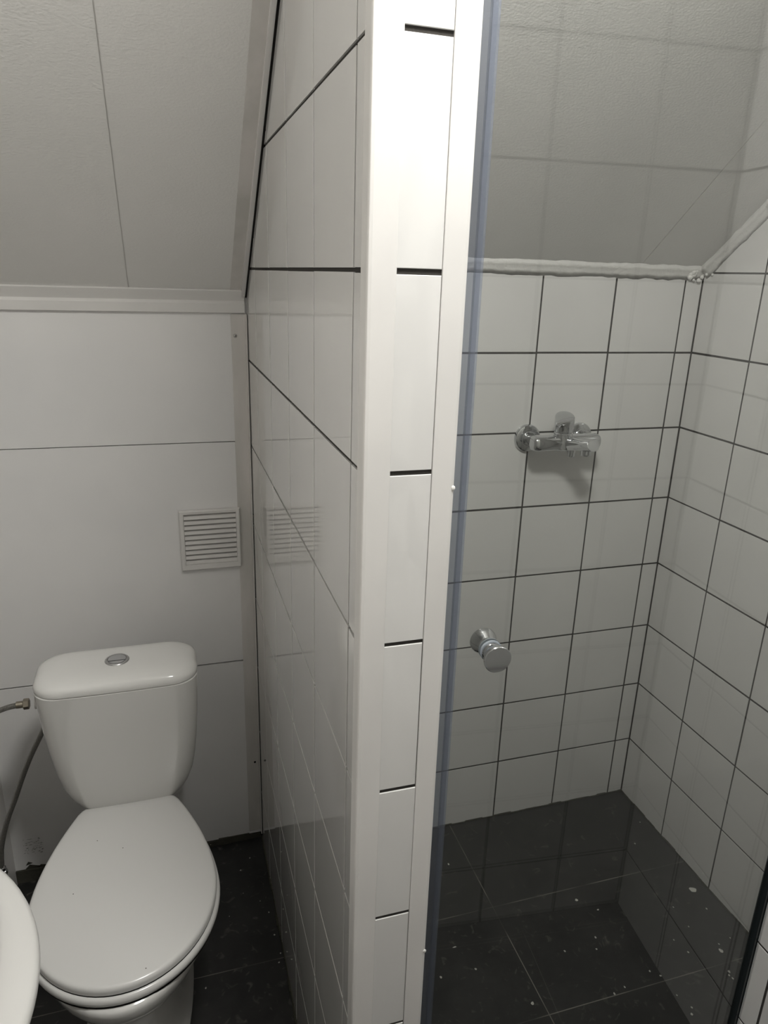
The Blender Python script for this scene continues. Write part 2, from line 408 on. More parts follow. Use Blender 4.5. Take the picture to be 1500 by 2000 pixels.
add_tiles(bm, (PX1 - TH, 0, 0), (0, 1, 0), (0, 0, 1), (1, 0, 0), [(PYF + 0.02, 0.002), (0, 0.002), (0, slope(0)), (PYF + 0.02, slope(PYF + 0.02))], [PYF + 0.02, -0.6755, -0.4735, -0.2715, -0.0695, 0.001], ROWS)
add_tiles(bm, (0, PYF + TH, 0), (1, 0, 0), (0, 0, 1), (0, -1, 0), [(PX0 + 0.02, 0.002), (PX1 - 0.02, 0.002), (PX1 - 0.02, slope(PYF)), (PX0 + 0.02, slope(PYF))], [PX0 + 0.024, PX1 - 0.0235], ROWP, gap=0.0050)
structure('wall_partition', bm, [M_TILE, M_GROUT])

# wall that carries the door hinges: washroom right wall and the return behind it
WYF = -0.812
bm = bmesh.new()
box(bm, RX + GR, 0.1, -2.4, WYF - GR, 0, ZC, 1)
TYR = [RY + 0.001, RY + 0.1955, RY + 0.3975, WYF]
add_tiles(bm, (RX + TH, 0, 0), (0, 1, 0), (0, 0, 1), (-1, 0, 0), [(RY, 0.002), (WYF, 0.002), (WYF, ZC), (RY, ZC)], TYR, ROWP)
add_tiles(bm, (0, WYF - TH, 0), (1, 0, 0), (0, 0, 1), (0, 1, 0), [(RX, 0.002), (0, 0.002), (0, slope(WYF)), (RX, slope(WYF))], [RX, -0.2, 0.0], ROWS)
structure('wall_right', bm, [M_TILE, M_GROUT])
# tiled wall facing the shower door, ending at a corner beside the viewer
RCX = -0.842
bm = bmesh.new()
box(bm, RCX, RX + TH, -2.4, RY - GR, 0, ZC, 1)
TXR = [RCX + 0.001, RX - 0.384, RX - 0.1824, RX - 0.0005]
add_tiles(bm, (0, RY - TH, 0), (1, 0, 0), (0, 0, 1), (0, 1, 0), [(RCX, 0.002), (RX, 0.002), (RX, ZC), (RCX, ZC)], TXR, ROWP)
add_tiles(bm, (RCX + TH, 0, 0), (0, 1, 0), (0, 0, 1), (-1, 0, 0), [(-2.4, 0.002), (RY, 0.002), (RY, ZC), (-2.4, ZC)], [RY - 0.2 * k for k in range(6, -1, -1)], ROWP)
structure('wall_facing', bm, [M_TILE, M_GROUT])
bm = bmesh.new(); box(bm, LX - 0.1, 0.1, -2.5, -2.4, 0, ZC)
structure('wall_rear', bm, [M_HALL])

# ------------------------------------------------------------------ trims
# angle profile along the toilet knee wall / slope joint
bm = bmesh.new()
def Lpoly(pts, x0, x1, mi=0): prism(bm, [(x0, y, z) for y, z in pts], (x1 - x0, 0, 0), mi)
yk = Y_B; zk = slope(Y_B) - 0.0
nY, nZ = -0.6247, -0.7809                # inward normal of slope
tY, tZ = -0.7809, 0.6247                 # up the slope
Lpoly([(yk, 1.479), (yk - 0.0085, 1.480), (yk - 0.0095, 1.500), (yk - 0.004, 1.508), (yk, 1.508)], LX, PX0 - 0.004)
a0 = (yk - 0.004, 1.504)
b0 = (yk + tY * 0.015, slope(yk + tY * 0.015))
Lpoly([(yk, 1.5225), (yk, 1.50), a0, (yk - 0.017, 1.5285), (b0[0], b0[1])], LX, PX0 - 0.004)
structure('trim_1', bm, [M_PVC], bevel=0.0012)
# plastered angle where the slope meets the partition, and its dark gap
bm = bmesh.new()
def slope_bar(x0, x1, y0, y1, d0, d1, mi=0, zoff=0):
    """bar under the slope from y0 to y1, between depths d0 and d1 below it"""
    p = []
    for y, d in ((y0, d0), (y1, d0), (y1, d1), (y0, d1)):
        p.append((x0, y + nY * d, slope(y) + nZ * d + zoff))
    prism(bm, p, (x1 - x0, 0, 0), mi)
slope_bar(PX0 - 0.036, PX0 - 0.003, Y_B - 0.005, YC, -0.002, 0.0022)
slope_bar(PX0 - 0.0115, PX0 - 0.0035, Y_B - 0.005, YC, 0.0, 0.013, 1)
slope_bar(PX0 - 0.0035, PX0 + 0.006, Y_B - 0.005, YC, 0.0, 0.0155, 2)
structure('trim_2', bm, [M_PAINT, M_PVC, M_BLACK])
# vertical angle in the toilet corner
bm = bmesh.new()
box(bm, PX0 - 0.036, PX0 - 0.0015, Y_B - 0.0022, Y_B + 0.001, 0.028, 1.478)
box(bm, PX0 - 0.0042, PX0 - 0.0015, Y_B - 0.022, Y_B + 0.001, 0.028, 1.478)
box(bm, PX0 - 0.0015, PX0 + 0.0015, Y_B - 0.018, Y_B, 0.02, 1.0, 1)
structure('trim_3', bm, [M_PAINT, M_BLACK], bevel=0.0008)
# corner profile on the partition's left front edge
bm_l = bmesh.new()
bm = bmesh.new()
def Lcorner(x, y, lx, ly, t, z0, z1, sx=1, r=0.003):
    # outer corner at (x,y); legs run +x*sx and +y
    o = 0.0012
    P = [(x - o * sx, y + ly), (x - o * sx, y + r), (x - o * sx + r * 0.3 * sx, y - o + r * 0.3), (x + r * sx, y - o), (x + lx * sx, y - o), (x + lx * sx, y + t), (x + t * sx, y + t), (x + t * sx, y + ly)]
    prism(bm, [(a, b, z0) for a, b in P], (0, 0, z1 - z0))
Lcorner(PX0, PYF, 0.028, 0.024, 0.003, 0.0, slope(PYF) - 0.006)
structure('trim_4', bm, [M_PVC], bevel=0.0010)
# jamb profile on the right front edge of the partition
bm = bmesh.new()
Lcorner(PX1, PYF, 0.0255, 0.045, 0.003, 0.0, slope(PYF) - 0.006, sx=-1)
structure('trim_5', bm, [M_PVC], bevel=0.0010)
# small plaster lumps on the jamb edge
for z_, in ((1.357,), (0.700,)):
    bmesh.ops.create_icosphere(bm_l, subdivisions=2, radius=0.0018, matrix=Matrix.Translation((PX1 - 0.0005, PYF - 0.001, z_)) @ Matrix.Diagonal((1.3, 0.7, 1.6, 1)))
structure('trim_6', bm_l, [M_CAULK])
# caulked cove between shower wall, slope and right wall
bm = bmesh.new()
rng = random.Random(11)
def cove(path, u, v, size):
    rings = []
    u, v = Vector(u), Vector(v)
    for i, p in enumerate(path):
        p = Vector(p); s_ = size * (1 + rng.uniform(-0.10, 0.10))
        rings.append([p - u * 0.002 - v * 0.002, p + u * s_, p + u * s_ * 0.52 + v * s_ * 0.20, p + u * s_ * 0.24 + v * s_ * 0.48, p + v * s_ * 1.05])
    loft(bm, rings)
N_ = 60
cove([(PX1 + (0 - PX1) * i / N_, 0, 1.602) for i in range(N_ + 1)], (0, 0, -1), (0, tY, tZ), 0.021)
N_ = 50
cove([(0, WYF * i / N_, slope(WYF * i / N_)) for i in range(N_ + 1)], (0, nY, nZ), (-1, 0, 0), 0.022)
for k in range(26):   # lumps of filler where the coves meet
    p = Vector((-rng.uniform(0, 0.05), -rng.uniform(0.002, 0.006), 1.602 - rng.uniform(-0.003, 0.022)))
    if rng.random() < 0.4: p = Vector((-rng.uniform(0.001, 0.004), -rng.uniform(0, 0.05), 1.600 + rng.uniform(-0.01, 0.02)))
    bmesh.ops.create_icosphere(bm, subdivisions=2, radius=rng.uniform(0.003, 0.007), matrix=Matrix.Translation(p))
structure('trim_7', bm, [M_CAULK], smooth=True)
# skirting seams: rough mortar line at the foot of the shower walls
bm = bmesh.new()
x = PX1 + 0.004
while x < -0.002:
    w_ = rng.uniform(0.01, 0.05); box(bm, x, min(x + w_, 0), -rng.uniform(0.001, 0.003), 0.0, 0.0, rng.uniform(0.0025, 0.006)); x += w_
y = WYF
while y < -0.002:
    w_ = rng.uniform(0.01, 0.05); box(bm, -rng.uniform(0.001, 0.003), 0.0, y, min(y + w_, 0), 0.0, rng.uniform(0.0025, 0.006)); y += w_
y = PYF + 0.01
while y < Y_B - 0.01:
    w_ = rng.uniform(0.01, 0.05); box(bm, PX0 - rng.uniform(0.001, 0.005), PX0, y, min(y + w_, Y_B), 0.0, rng.uniform(0.003, 0.007)); y += w_
structure('trim_8', bm, [M_MORTAR])
# ------------------------------------------------------------------ ceiling lamp
lamp = thing('ceiling_lamp', 'round white ceiling lamp lighting the washroom above the doorway side of the partition', 'lamp', LAMP)
bm = bmesh.new(); lathe(bm, (LAMP[0], LAMP[1], LAMP[2] + 0.012), (0, 0, 1), [(0, 0.12), (0.0, 0.135), (0.028, 0.14), (0.030, 0.13), (ZC - LAMP[2] - 0.012, 0.12)])
smooth_by_angle(obj('lamp_base', bm, M_PVC, lamp))
bm = bmesh.new(); lathe(bm, LAMP, (0, 0, 1), [(-0.026, 0.04), (-0.022, 0.085), (-0.008, 0.118), (0.012, 0.126), (0.014, 0.12)])
smooth_by_angle(obj('diffuser', bm, M_LAMP, lamp), 60)

# ------------------------------------------------------------------ toilet
TC = -1.477
toilet = thing('toilet', 'white close-coupled toilet with closed seat lid standing against the panelled wall', 'toilet', (TC, -0.4, 0))
def lid_half(y, grow=0.0):
    """half width of the lid outline at y"""
    yc, b, a = -0.43, 0.208 + grow, 0.1765 + grow
    if y <= yc: return a * math.sqrt(max(0.0, 1 - ((y - yc) / b) ** 2))
    t = (y - yc) / 0.26
    return a - (0.1765 - 0.103) * (t ** 1.75)
def lid_outline(grow, z, back=-0.168, n=36, fr=1.0):
    """closed ring of points, same count for each call"""
    yf = -0.43 - (0.208 + grow)
    pts = []
    bk = back + 0.0
    ys = []
    for k in range(n + 1):
        t = k / n
        ys.append(bk + (-0.43 - bk) * (t / 0.45) if t < 0.45 else -0.43 + (yf + 0.43) * math.sin((t - 0.45) / 0.55 * math.pi / 2))
    right = [(lid_half(y, grow) if y < bk - 1e-6 else lid_half(y, grow)) for y in ys]
    r = 0.006
    P = []
    P.append((TC + right[0] - r, bk, z))
    for y, h in zip(ys, right):
        if y > bk - 1e-6: P.append((TC + h, bk - r * 0.8, z)) ; continue
        P.append((TC + h, y, z))
    Lr = [(2 * TC - p[0], p[1], p[2]) for p in reversed(P[:-1])]
    return P + Lr
def stack(bm, levels):
    loft(bm, [lid_outline(g, z, b) for g, z, b in levels])
# lid
bm = bmesh.new()
stack(bm, [(-0.006, 0.4003, -0.170), (-0.0025, 0.4008, -0.168), (-0.002, 0.4080, -0.168), (-0.0030, 0.4128, -0.169), (-0.0055, 0.4156, -0.172), (-0.010, 0.4168, -0.176), (-0.030, 0.4172, -0.19), (-0.08, 0.4168, -0.22)])
lid_o = smooth_by_angle(obj('seat_lid', bm, M_SEAT, toilet), 50)
rngs = random.Random(4)
for px_, py_ in ((240, 1656), (143, 1746), (285, 1891), (190, 1642)):
    a_, c_ = (px_ - 750) / 1401.3, (1000 - py_) / 1401.3
    d_ = [RM[i][0] * a_ + RM[i][1] + RM[i][2] * c_ for i in range(3)]; t_ = (0.4172 - cz_) / d_[2]
    bm = bmesh.new(); bmesh.ops.create_icosphere(bm, subdivisions=1, radius=0.0012, matrix=Matrix.Translation((cx_ + d_[0] * t_, cy_ + d_[1] * t_, 0.4171)) @ Matrix.Diagonal((1, 1, 0.3, 1)))
    obj('dirt_speck', bm, M_MORTAR, lid_o)
bm = bmesh.new()
stack(bm, [(-0.0030, 0.3962, -0.171), (-0.0030, 0.4010, -0.171)])  # black filler in lid shape: paints the shade in the gap above the seat
obj('lid_gap_shade', bm, M_BLACK, toilet)
bm = bmesh.new()
stack(bm, [(-0.008, 0.3785, -0.172), (0.000, 0.3790, -0.172), (0.0030, 0.3825, -0.172), (0.0038, 0.388, -0.172), (0.0030, 0.3935, -0.172), (0.0005, 0.3965, -0.172), (-0.004, 0.3975, -0.172), (-0.015, 0.3978, -0.172)])
smooth_by_angle(obj('seat', bm, M_SEAT, toilet), 50)
bm = bmesh.new()
stack(bm, [(0.0, 0.3735, -0.172), (0.0, 0.3795, -0.172)])  # black slab standing in for the shadow line between seat and pan
obj('seat_gap_shade', bm, M_BLACK, toilet)
# seat hinges
for sx in (-1, 1):
    bm = bmesh.new(); lathe(bm, (TC + sx * 0.07 - 0.02, -0.160, 0.398), (1, 0, 0), [(0, 0.006), (0.0, 0.008), (0.04, 0.008), (0.04, 0.006)], 20)
    smooth_by_angle(obj('hinge', bm, M_SEAT, toilet))
# pan: rim, bowl and pedestal as one body
def pan_ring(z, hw, yb, yf, pb=2.4, n=64):
    yc = yb + (yf - yb) * 0.46; out = []
    for k in range(n):
        t = 2 * math.pi * k / n; c, s_ = math.cos(t), math.sin(t)
        e = pb
        x = hw * (abs(c) ** (2 / e)) * (1 if c >= 0 else -1)
        if s_ >= 0:
            y = yc + (yb - yc) * abs(s_) ** (2 / 3.4)
            x *= 1.0
        else: y = yc + (yf - yc) * abs(s_) ** (2 / 2.1)
        if hw > 0.13 and y > -0.43:
            t_ = min(1, (y + 0.43) / 0.26); x *= 1 - (0.46 * t_ ** 1.6)
        out.append((TC + x, y, z))
    return out
bm = bmesh.new()
lv = [(0.0, 0.112, -0.02, -0.535, 3.0), (0.006, 0.116, -0.02, -0.54, 3.0), (0.02, 0.116, -0.02, -0.54, 3.0), (0.028, 0.110, -0.02, -0.53, 3.0), (0.10, 0.106, -0.02, -0.515, 2.8), (0.17, 0.108, -0.02, -0.515, 2.6),
      (0.22, 0.122, -0.02, -0.535, 2.4), (0.27, 0.145, -0.02, -0.575, 2.2), (0.31, 0.166, -0.02, -0.622, 2.1), (0.340, 0.1785, -0.02, -0.640, 2.05), (0.358, 0.1825, -0.02, -0.646, 2.0), (0.369, 0.1825, -0.02, -0.647, 2.0), (0.3745, 0.179, -0.022, -0.643, 2.0)]
loft(bm, [pan_ring(z, hw, yb, yf, e) for z, hw, yb, yf, e in lv])
smooth_by_angle(obj('pan', bm, M_CERAMIC, toilet), 60)
# cistern
CB = -0.085
def cis_ring(z, hw, yf, yb=CB, r=0.05, n=10, bow=0.005):
    """rounded rectangle, front slightly bowed"""
    r = min(r, hw * 0.6, (yb - yf) * 0.48); P = []
    for (cx, cy, a0) in ((hw - r, yb - r, 0), (-(hw - r), yb - r, 90), (-(hw - r), yf + r, 180), (hw - r, yf + r, 270)):
        for k in range(n + 1):
            t = math.radians(a0 + 90 * k / n); x = cx + r * math.cos(t); y = cy + r * math.sin(t)
            if y < (yb + yf) / 2: y -= bow * (1 - (x / hw) ** 2) * min(1, (yb + yf) / 2 - y) / ((yb - yf) / 2)
            P.append((TC + x, y, z))
        if a0 in (0, 180):
            pass
    # extra points along the front and the back
    out = []
    for i, p in enumerate(P):
        out.append(p); q = P[(i + 1) % len(P)]
        if (i + 1) % (n + 1) == 0:
            for k in range(1, 8):
                t = k / 8; x = p[0] + (q[0] - p[0]) * t; y = p[1] + (q[1] - p[1]) * t
                if abs(q[1] - p[1]) < 0.001 and y < (yb + yf) / 2: y = p[1] - bow * (1 - ((x - TC) / hw) ** 2) + bow * (1 - ((p[0] - TC) / hw) ** 2)
                out.append((x, y, z))
    return out
bm = bmesh.new()
TC_SAVE = TC; TC = TC + 0.0035
cl = [(0.398, 0.092, -0.158, -0.100), (0.404, 0.106, -0.166, -0.095), (0.418, 0.118, -0.172, -0.09), (0.440, 0.131, -0.180, CB), (0.475, 0.1415, -0.190, CB), (0.52, 0.1485, -0.200, CB), (0.58, 0.1545, -0.212, CB), (0.64, 0.1582, -0.223, CB), (0.70, 0.1607, -0.234, CB), (0.7450, 0.1620, -0.2410, CB), (0.7465, 0.1600, -0.2385, CB)]
loft(bm, [cis_ring(z, hw, yf, yb, 0.046) for z, hw, yf, yb in cl])
smooth_by_angle(obj('cistern', bm, M_CERAMIC, toilet), 60)
bm = bmesh.new()
ll = [(0.7480, 0.158, -0.237, -0.088), (0.7484, 0.1625, -0.2415, -0.084), (0.754, 0.1632, -0.2422, -0.083), (0.761, 0.1618, -0.2405, -0.085), (0.7670, 0.1575, -0.236, -0.089), (0.7710, 0.151, -0.229, -0.095), (0.7735, 0.141, -0.219, -0.102), (0.7750, 0.12, -0.205, -0.115), (0.7755, 0.07, -0.185, -0.140)]
loft(bm, [cis_ring(z, hw, yf, yb, 0.052, bow=0.005) for z, hw, yf, yb in ll])
cl_o = smooth_by_angle(obj('cistern_lid', bm, M_CERAMIC, toilet), 60)
bc = (-1.4740, -0.162, 0.7752)
bm = bmesh.new(); lathe(bm, bc, (0, 0, 1), [(-0.002, 0.0250), (0.0016, 0.0248), (0.0028, 0.0235), (0.0028, 0.0200), (0.0012, 0.0195), (0.0012, 0.002)])
br = smooth_by_angle(obj('button_ring', bm, M_CHROMED, cl_o))
bm = bmesh.new()
n = 28
for s0, s1, hh in ((-0.35, math.pi + 0.35, 0.0036), (math.pi + 0.45, 2 * math.pi - 0.45, 0.0031)):
    lo = [(bc[0] + 0.0186 * math.cos(s0 + (s1 - s0) * k / n), bc[1] + 0.0186 * math.sin(s0 + (s1 - s0) * k / n), bc[2] + 0.001) for k in range(n + 1)]
    hi = [(bc[0] + 0.0180 * math.cos(s0 + (s1 - s0) * k / n), bc[1] + 0.0180 * math.sin(s0 + (s1 - s0) * k / n), bc[2] + hh) for k in range(n + 1)]
    loft(bm, [lo, hi])
fb = obj('flush_button', bm, M_CHROME, cl_o)
TC = TC_SAVE
# water inlet boss and plug on the two sides
bm = bmesh.new(); lathe(bm, (TC - 0.150, -0.150, 0.690), (-1, 0, 0), [(0, 0.011), (0.012, 0.011), (0.014, 0.013), (0.018, 0.013)], 24)
smooth_by_angle(obj('inlet_boss', bm, M_PVC, toilet))
bm = bmesh.new(); lathe(bm, (TC + 0.150, -0.140, 0.700), (1, 0, 0), [(0, 0.013), (0.011, 0.013), (0.013, 0.011)], 24)
smooth_by_angle(obj('side_plug', bm, M_PVC, toilet))

# hoses
h = thing('water_hose', 'braided steel water hose with nut screwed into the left side of the cistern', 'hose', (-1.66, -0.15, 0.69))
hp = [(-1.656, -0.150, 0.690), (-1.675, -0.150, 0.690), (-1.705, -0.148, 0.684), (-1.745, -0.142, 0.664), (-1.775, -0.13, 0.62), (-1.783, -0.12, 0.55)]
bm = bmesh.new(); tube(bm, hp[1:], 0.0058)
obj('braided_hose', bm, M_BRAID, h, smooth=True)
bm = bmesh.new(); lathe(bm, hp[0], (-1, 0, 0), [(0, 0.0105), (0.001, 0.0115), (0.011, 0.0115), (0.012, 0.010)], 6)
lathe(bm, (hp[0][0] - 0.012, hp[0][1], hp[0][2]), (-1, 0, 0), [(0, 0.0075), (0.013, 0.0075), (0.014, 0.006)], 20)
obj('hose_nut', bm, M_BRASS, h)
bm = bmesh.new(); lathe(bm, (-1.7995, -0.12, 0.535), (1, 0, 0), [(0, 0.022), (0.004, 0.022), (0.006, 0.009), (0.028, 0.009), (0.030, 0.006)], 24)
lathe(bm, (-1.783, -0.12, 0.525), (0, 0, 1), [(0, 0.0095), (0.022, 0.0095), (0.024, 0.0075)], 6)
obj('wall_valve', bm, M_CHROME, h)
h2 = thing('supply_hose', 'braided steel hose curving down behind the left side of the cistern', 'hose', (-1.66, -0.02, 0.6))
bm = bmesh.new(); tube(bm, [(-1.60, 0.02, 0.590), (-1.640, 0.005, 0.575), (-1.672, -0.01, 0.517), (-1.700, -0.02, 0.465), (-1.722, -0.025, 0.415), (-1.742, -0.03, 0.365), (-1.765, -0.04, 0.310), (-1.782, -0.05, 0.25), (-1.786, -0.06, 0.2)], 0.0060)
obj('braided_hose', bm, M_BRAID, h2, smooth=True)
bm = bmesh.new(); lathe(bm, (-1.7995, -0.06, 0.185), (1, 0, 0), [(0, 0.022), (0.004, 0.022), (0.006, 0.009), (0.022, 0.009), (0.024, 0.006)], 24)
lathe(bm, (-1.786, -0.06, 0.178), (0, 0, 1), [(0, 0.0095), (0.022, 0.0095), (0.024, 0.0075)], 6)
obj('wall_valve', bm, M_CHROME, h2)
bm = bmesh.new(); tube(bm, [(-1.60, 0.02, 0.590), (-1.585, 0.022, 0.592), (-1.57, 0.03, 0.59), (-1.56, 0.06, 0.585), (-1.56, 0.0995, 0.585)], 0.0075, sm=6)
obj('pipe_elbow', bm, M_BRASS, h2, smooth=True)

# ------------------------------------------------------------------ wash basin on the left wall
bs = thing('wash_basin', 'white ceramic wash basin on the left wall in front of the toilet', 'basin', (LX, -0.97, 0.8))
BZ = 0.850; BY = -0.975; BR = 0.278
def d_ring(r, z, n=48, ins=0.0, xo=0.0):
    """half-round outline, flat side on the wall"""
    P = []
    for k in range(n + 1):
        t = -math.pi / 2 + math.pi * k / n
        P.append((LX + 0.012 + ins + xo + max(0, r * math.cos(t)) * 1.0, BY + r * math.sin(t), z))
    P.append((LX + 0.0005 + ins, BY + r, z)); P.append((LX + 0.0005 + ins, BY - r, z))
    return P
bm = bmesh.new()
rings = [d_ring(0.07, 0.66), d_ring(0.12, 0.67), d_ring(0.19, 0.71), d_ring(0.240, 0.77), d_ring(0.268, 0.815), d_ring(0.2765, 0.835), d_ring(0.278, 0.842), d_ring(0.2765, 0.848), d_ring(0.272, 0.8512), d_ring(0.262, 0.852)]
def e_ring(a, b, z, cx, n=51):
    P = []
    for k in range(n):
        t = -math.pi / 2 + 2 * math.pi * k / n * 1.0
        P.append((cx + a * math.cos(t), BY + b * math.sin(t), z))
    return P
loft(bm, rings, True, False)
inner = [e_ring(0.122, 0.232, 0.8515, LX + 0.118 + 0.012), e_ring(0.115, 0.222, 0.846, LX + 0.13), e_ring(0.110, 0.212, 0.834, LX + 0.13), e_ring(0.098, 0.185, 0.79, LX + 0.13), e_ring(0.075, 0.14, 0.75, LX + 0.13), e_ring(0.03, 0.05, 0.728, LX + 0.13), e_ring(0.012, 0.012, 0.725, LX + 0.13)]
R_in = loft(bm, inner, False, True)
# top deck between outer and inner outlines
bm.verts.ensure_lookup_table()
outer = bm.verts[9 * 51:10 * 51]
oe = [v for v in outer]; ie = R_in[0]
def nearest_pair():
    n0, n1 = len(oe), len(ie)
    import itertools
    ang = lambda v: math.atan2(v.co.y - BY, v.co.x - (LX + 0.13))
    A = sorted(oe, key=ang); B = sorted(ie, key=ang); i = j = 0
    while i < n0 or j < n1:
        a, a2 = A[i % n0], A[(i + 1) % n0]; b, b2 = B[j % n1], B[(j + 1) % n1]
        aa = ang(A[i % n0]) + (2 * math.pi if i >= n0 else 0); bb = ang(B[j % n1]) + (2 * math.pi if j >= n1 else 0)
        na = ang(a2) + (2 * math.pi if i + 1 >= n0 else 0); nb = ang(b2) + (2 * math.pi if j + 1 >= n1 else 0)
        if (na <= nb and i < n0) or j >= n1:
            try: bm.faces.new((a, a2, b))
            except ValueError: pass
            i += 1
        else:
            try: bm.faces.new((a, b2, b))
            except ValueError: pass
            j += 1
nearest_pair()
smooth_by_angle(obj('bowl', bm, M_BASIN, bs), 75)
bm = bmesh.new(); lathe(bm, (LX + 0.13, BY, 0.7255), (0, 0, 1), [(0, 0.024), (0.003, 0.023), (0.003, 0.014), (0.001, 0.013)], 28)
obj('drain', bm, M_CHROME, bs, smooth=True)

# ------------------------------------------------------------------ ventilation grille
VX0, VX1, VZ0, VZ1 = -1.327, -1.182, 0.862, 1.017
vent = thing('vent_grille', 'square white plastic ventilation grille with horizontal slats on the panelled wall', 'vent', ((VX0 + VX1) / 2, Y_B, VZ0))
bm = bmesh.new()
def fr(x0, x1, z0, z1, y0, y1): box(bm, x0, x1, y0, y1, z0, z1)
ix0, ix1, iz0, iz1 = VX0 + 0.011, VX1 - 0.010, VZ0 + 0.016, VZ1 - 0.010
yf_, yb_ = Y_B - 0.013, Y_B - 0.0005
ring = lambda a, b, c, d, y: [(a, y, c), (b, y, c), (b, y, d), (a, y, d)]
loft(bm, [ring(VX0, VX1, VZ0, VZ1, yb_), ring(VX0, VX1, VZ0, VZ1, yf_ + 0.003), ring(VX0 + 0.0025, VX1 - 0.0025, VZ0 + 0.0025, VZ1 - 0.0025, yf_), ring(ix0 - 0.001, ix1 + 0.001, iz0 - 0.001, iz1 + 0.001, yf_ + 0.0008), ring(ix0, ix1, iz0, iz1, yf_ + 0.004), ring(ix0, ix1, iz0, iz1, yb_)], False, False)
obj('frame', bm, M_PVC, vent)
bm = bmesh.new(); box(bm, ix0, ix1, Y_B - 0.0012, Y_B - 0.0006, iz0, iz1)
obj('backing', bm, M_BLACK, vent)
NS = 10
for k in range(NS):
    z = iz0 + (iz1 - iz0) * (k + 0.5) / NS; hh = (iz1 - iz0) / NS
    bm = bmesh.new()
    P = [(-0.0105, -hh * 0.50), (-0.0020, hh * 0.22), (-0.0020, hh * 0.42), (-0.0112, -hh * 0.12)]
    P = [(-0.0115, -hh * 0.46), (-0.0095, -hh * 0.50), (-0.0020, hh * 0.12), (-0.0020, hh * 0.36), (-0.0105, hh * 0.14)]
    prism(bm, [(ix0, Y_B + a, z + b) for a, b in P], (ix1 - ix0, 0, 0))
    obj('slat', bm, M_PVC, vent)

# screws on the corner trim
for (x, z, lab) in ((-1.1770, 1.429, 'small screw head at the top of the corner trim beside the toilet'), (-1.1640, 0.263, 'dark screw low on the corner trim near the floor')):
    s_ = thing('screw', lab, 'screw', (x, Y_B - 0.0022, z))
    low = z < 1
    bm = bmesh.new(); lathe(bm, (x, Y_B - 0.0022, z), (0, -1, 0), [(0, 0.0042 if not low else 0.003), (0.001, 0.0040 if not low else 0.003), (0.0016, 0.0025)], 20)
    obj('screw_head', bm, M_BLACK if low else M_SCREW, s_, smooth=True)
    bm = bmesh.new(); box(bm, x - 0.0012, x + 0.0012, Y_B - 0.0042, Y_B - 0.0036, z - 0.0004, z + 0.0004); box(bm, x - 0.0004, x + 0.0004, Y_B - 0.0042, Y_B - 0.0036, z - 0.0012, z + 0.0012)
    obj('cross_slot', bm, M_BLACK, s_)

# ------------------------------------------------------------------ shower mixer
mx_ = thing('shower_mixer', 'chrome single lever bath and shower mixer tap on the tiled wall', 'tap', (-0.385, 0, 1.19))
MZ = 1.187; FX0, FX1 = -0.462, -0.312
for fx in (FX0, FX1):
    bm = bmesh.new(); lathe(bm, (fx, 0, MZ), (0, -1, 0), [(0.0, 0.0355), (0.004, 0.0355), (0.008, 0.0335), (0.011, 0.028), (0.0112, 0.0180), (0.0125, 0.0165), (0.012, 0.0140), (0.014, 0.0132)], 40)
    fl_ = smooth_by_angle(obj('wall_flange', bm, M_CHROME, mx_), 30)
    bm = bmesh.new(); lathe(bm, (fx, -0.012, MZ), (0, -1, 0), [(0, 0.0125), (0.018, 0.0125), (0.019, 0.0145), (0.040, 0.0145), (0.041, 0.0135)], 32)
    smooth_by_angle(obj('connector', bm, M_CHROME, fl_), 30)
# body bar: stadium in section, rounded ends
bm = bmesh.new()
BYc = -0.062
def bar_ring(x, ry, rz, n=32): return [(x, BYc + ry * math.copysign(abs(math.cos(t)) ** 0.8, math.cos(t)), MZ + rz * math.copysign(abs(math.sin(t)) ** 0.8, math.sin(t))) for t in [2 * math.pi * k / n for k in range(n)]]
xs = [(-0.4815, 0.010, 0.010), (-0.4800, 0.016, 0.0155), (-0.4760, 0.0195, 0.0185), (-0.468, 0.0215, 0.0200), (-0.43, 0.0215, 0.0195), (-0.387, 0.0220, 0.0205), (-0.34, 0.0215, 0.0195), (-0.306, 0.0215, 0.0200), (-0.298, 0.0195, 0.0185), (-0.294, 0.016, 0.0155), (-0.2925, 0.010, 0.010)]
loft(bm, [bar_ring(*a) for a in xs])
smooth_by_angle(obj('body', bm, M_CHROME, mx_), 45)
# cartridge housing and lever
CXc = -0.396
bm = bmesh.new(); lathe(bm, (CXc, BYc - 0.002, MZ - 0.018), (0, 0, 1), [(0, 0.020), (0.003, 0.0235), (0.042, 0.0235), (0.0435, 0.0225), (0.0445, 0.0205), (0.046, 0.0205)], 40)
smooth_by_angle(obj('cartridge_housing', bm, M_CHROME, mx_), 30)
bm = bmesh.new()
def lever_ring(z, r, tip, ext, tilt=0.0, n=40):
    P = []
    ta = math.radians(212)     # the pointed tip looks left and slightly to the room
    for k in range(n):
        t = 2 * math.pi * k / n; d = (t - ta + math.pi) % (2 * math.pi) - math.pi
        rr = r + tip * math.exp(-(d / ext) ** 2)
        x_, y_ = rr * math.cos(t), rr * math.sin(t)
        P.append((CXc + x_, BYc - 0.002 + y_, z + tilt * (y_ * 0.85 + x_ * 0.35)))
    return P
z0 = MZ + 0.0285
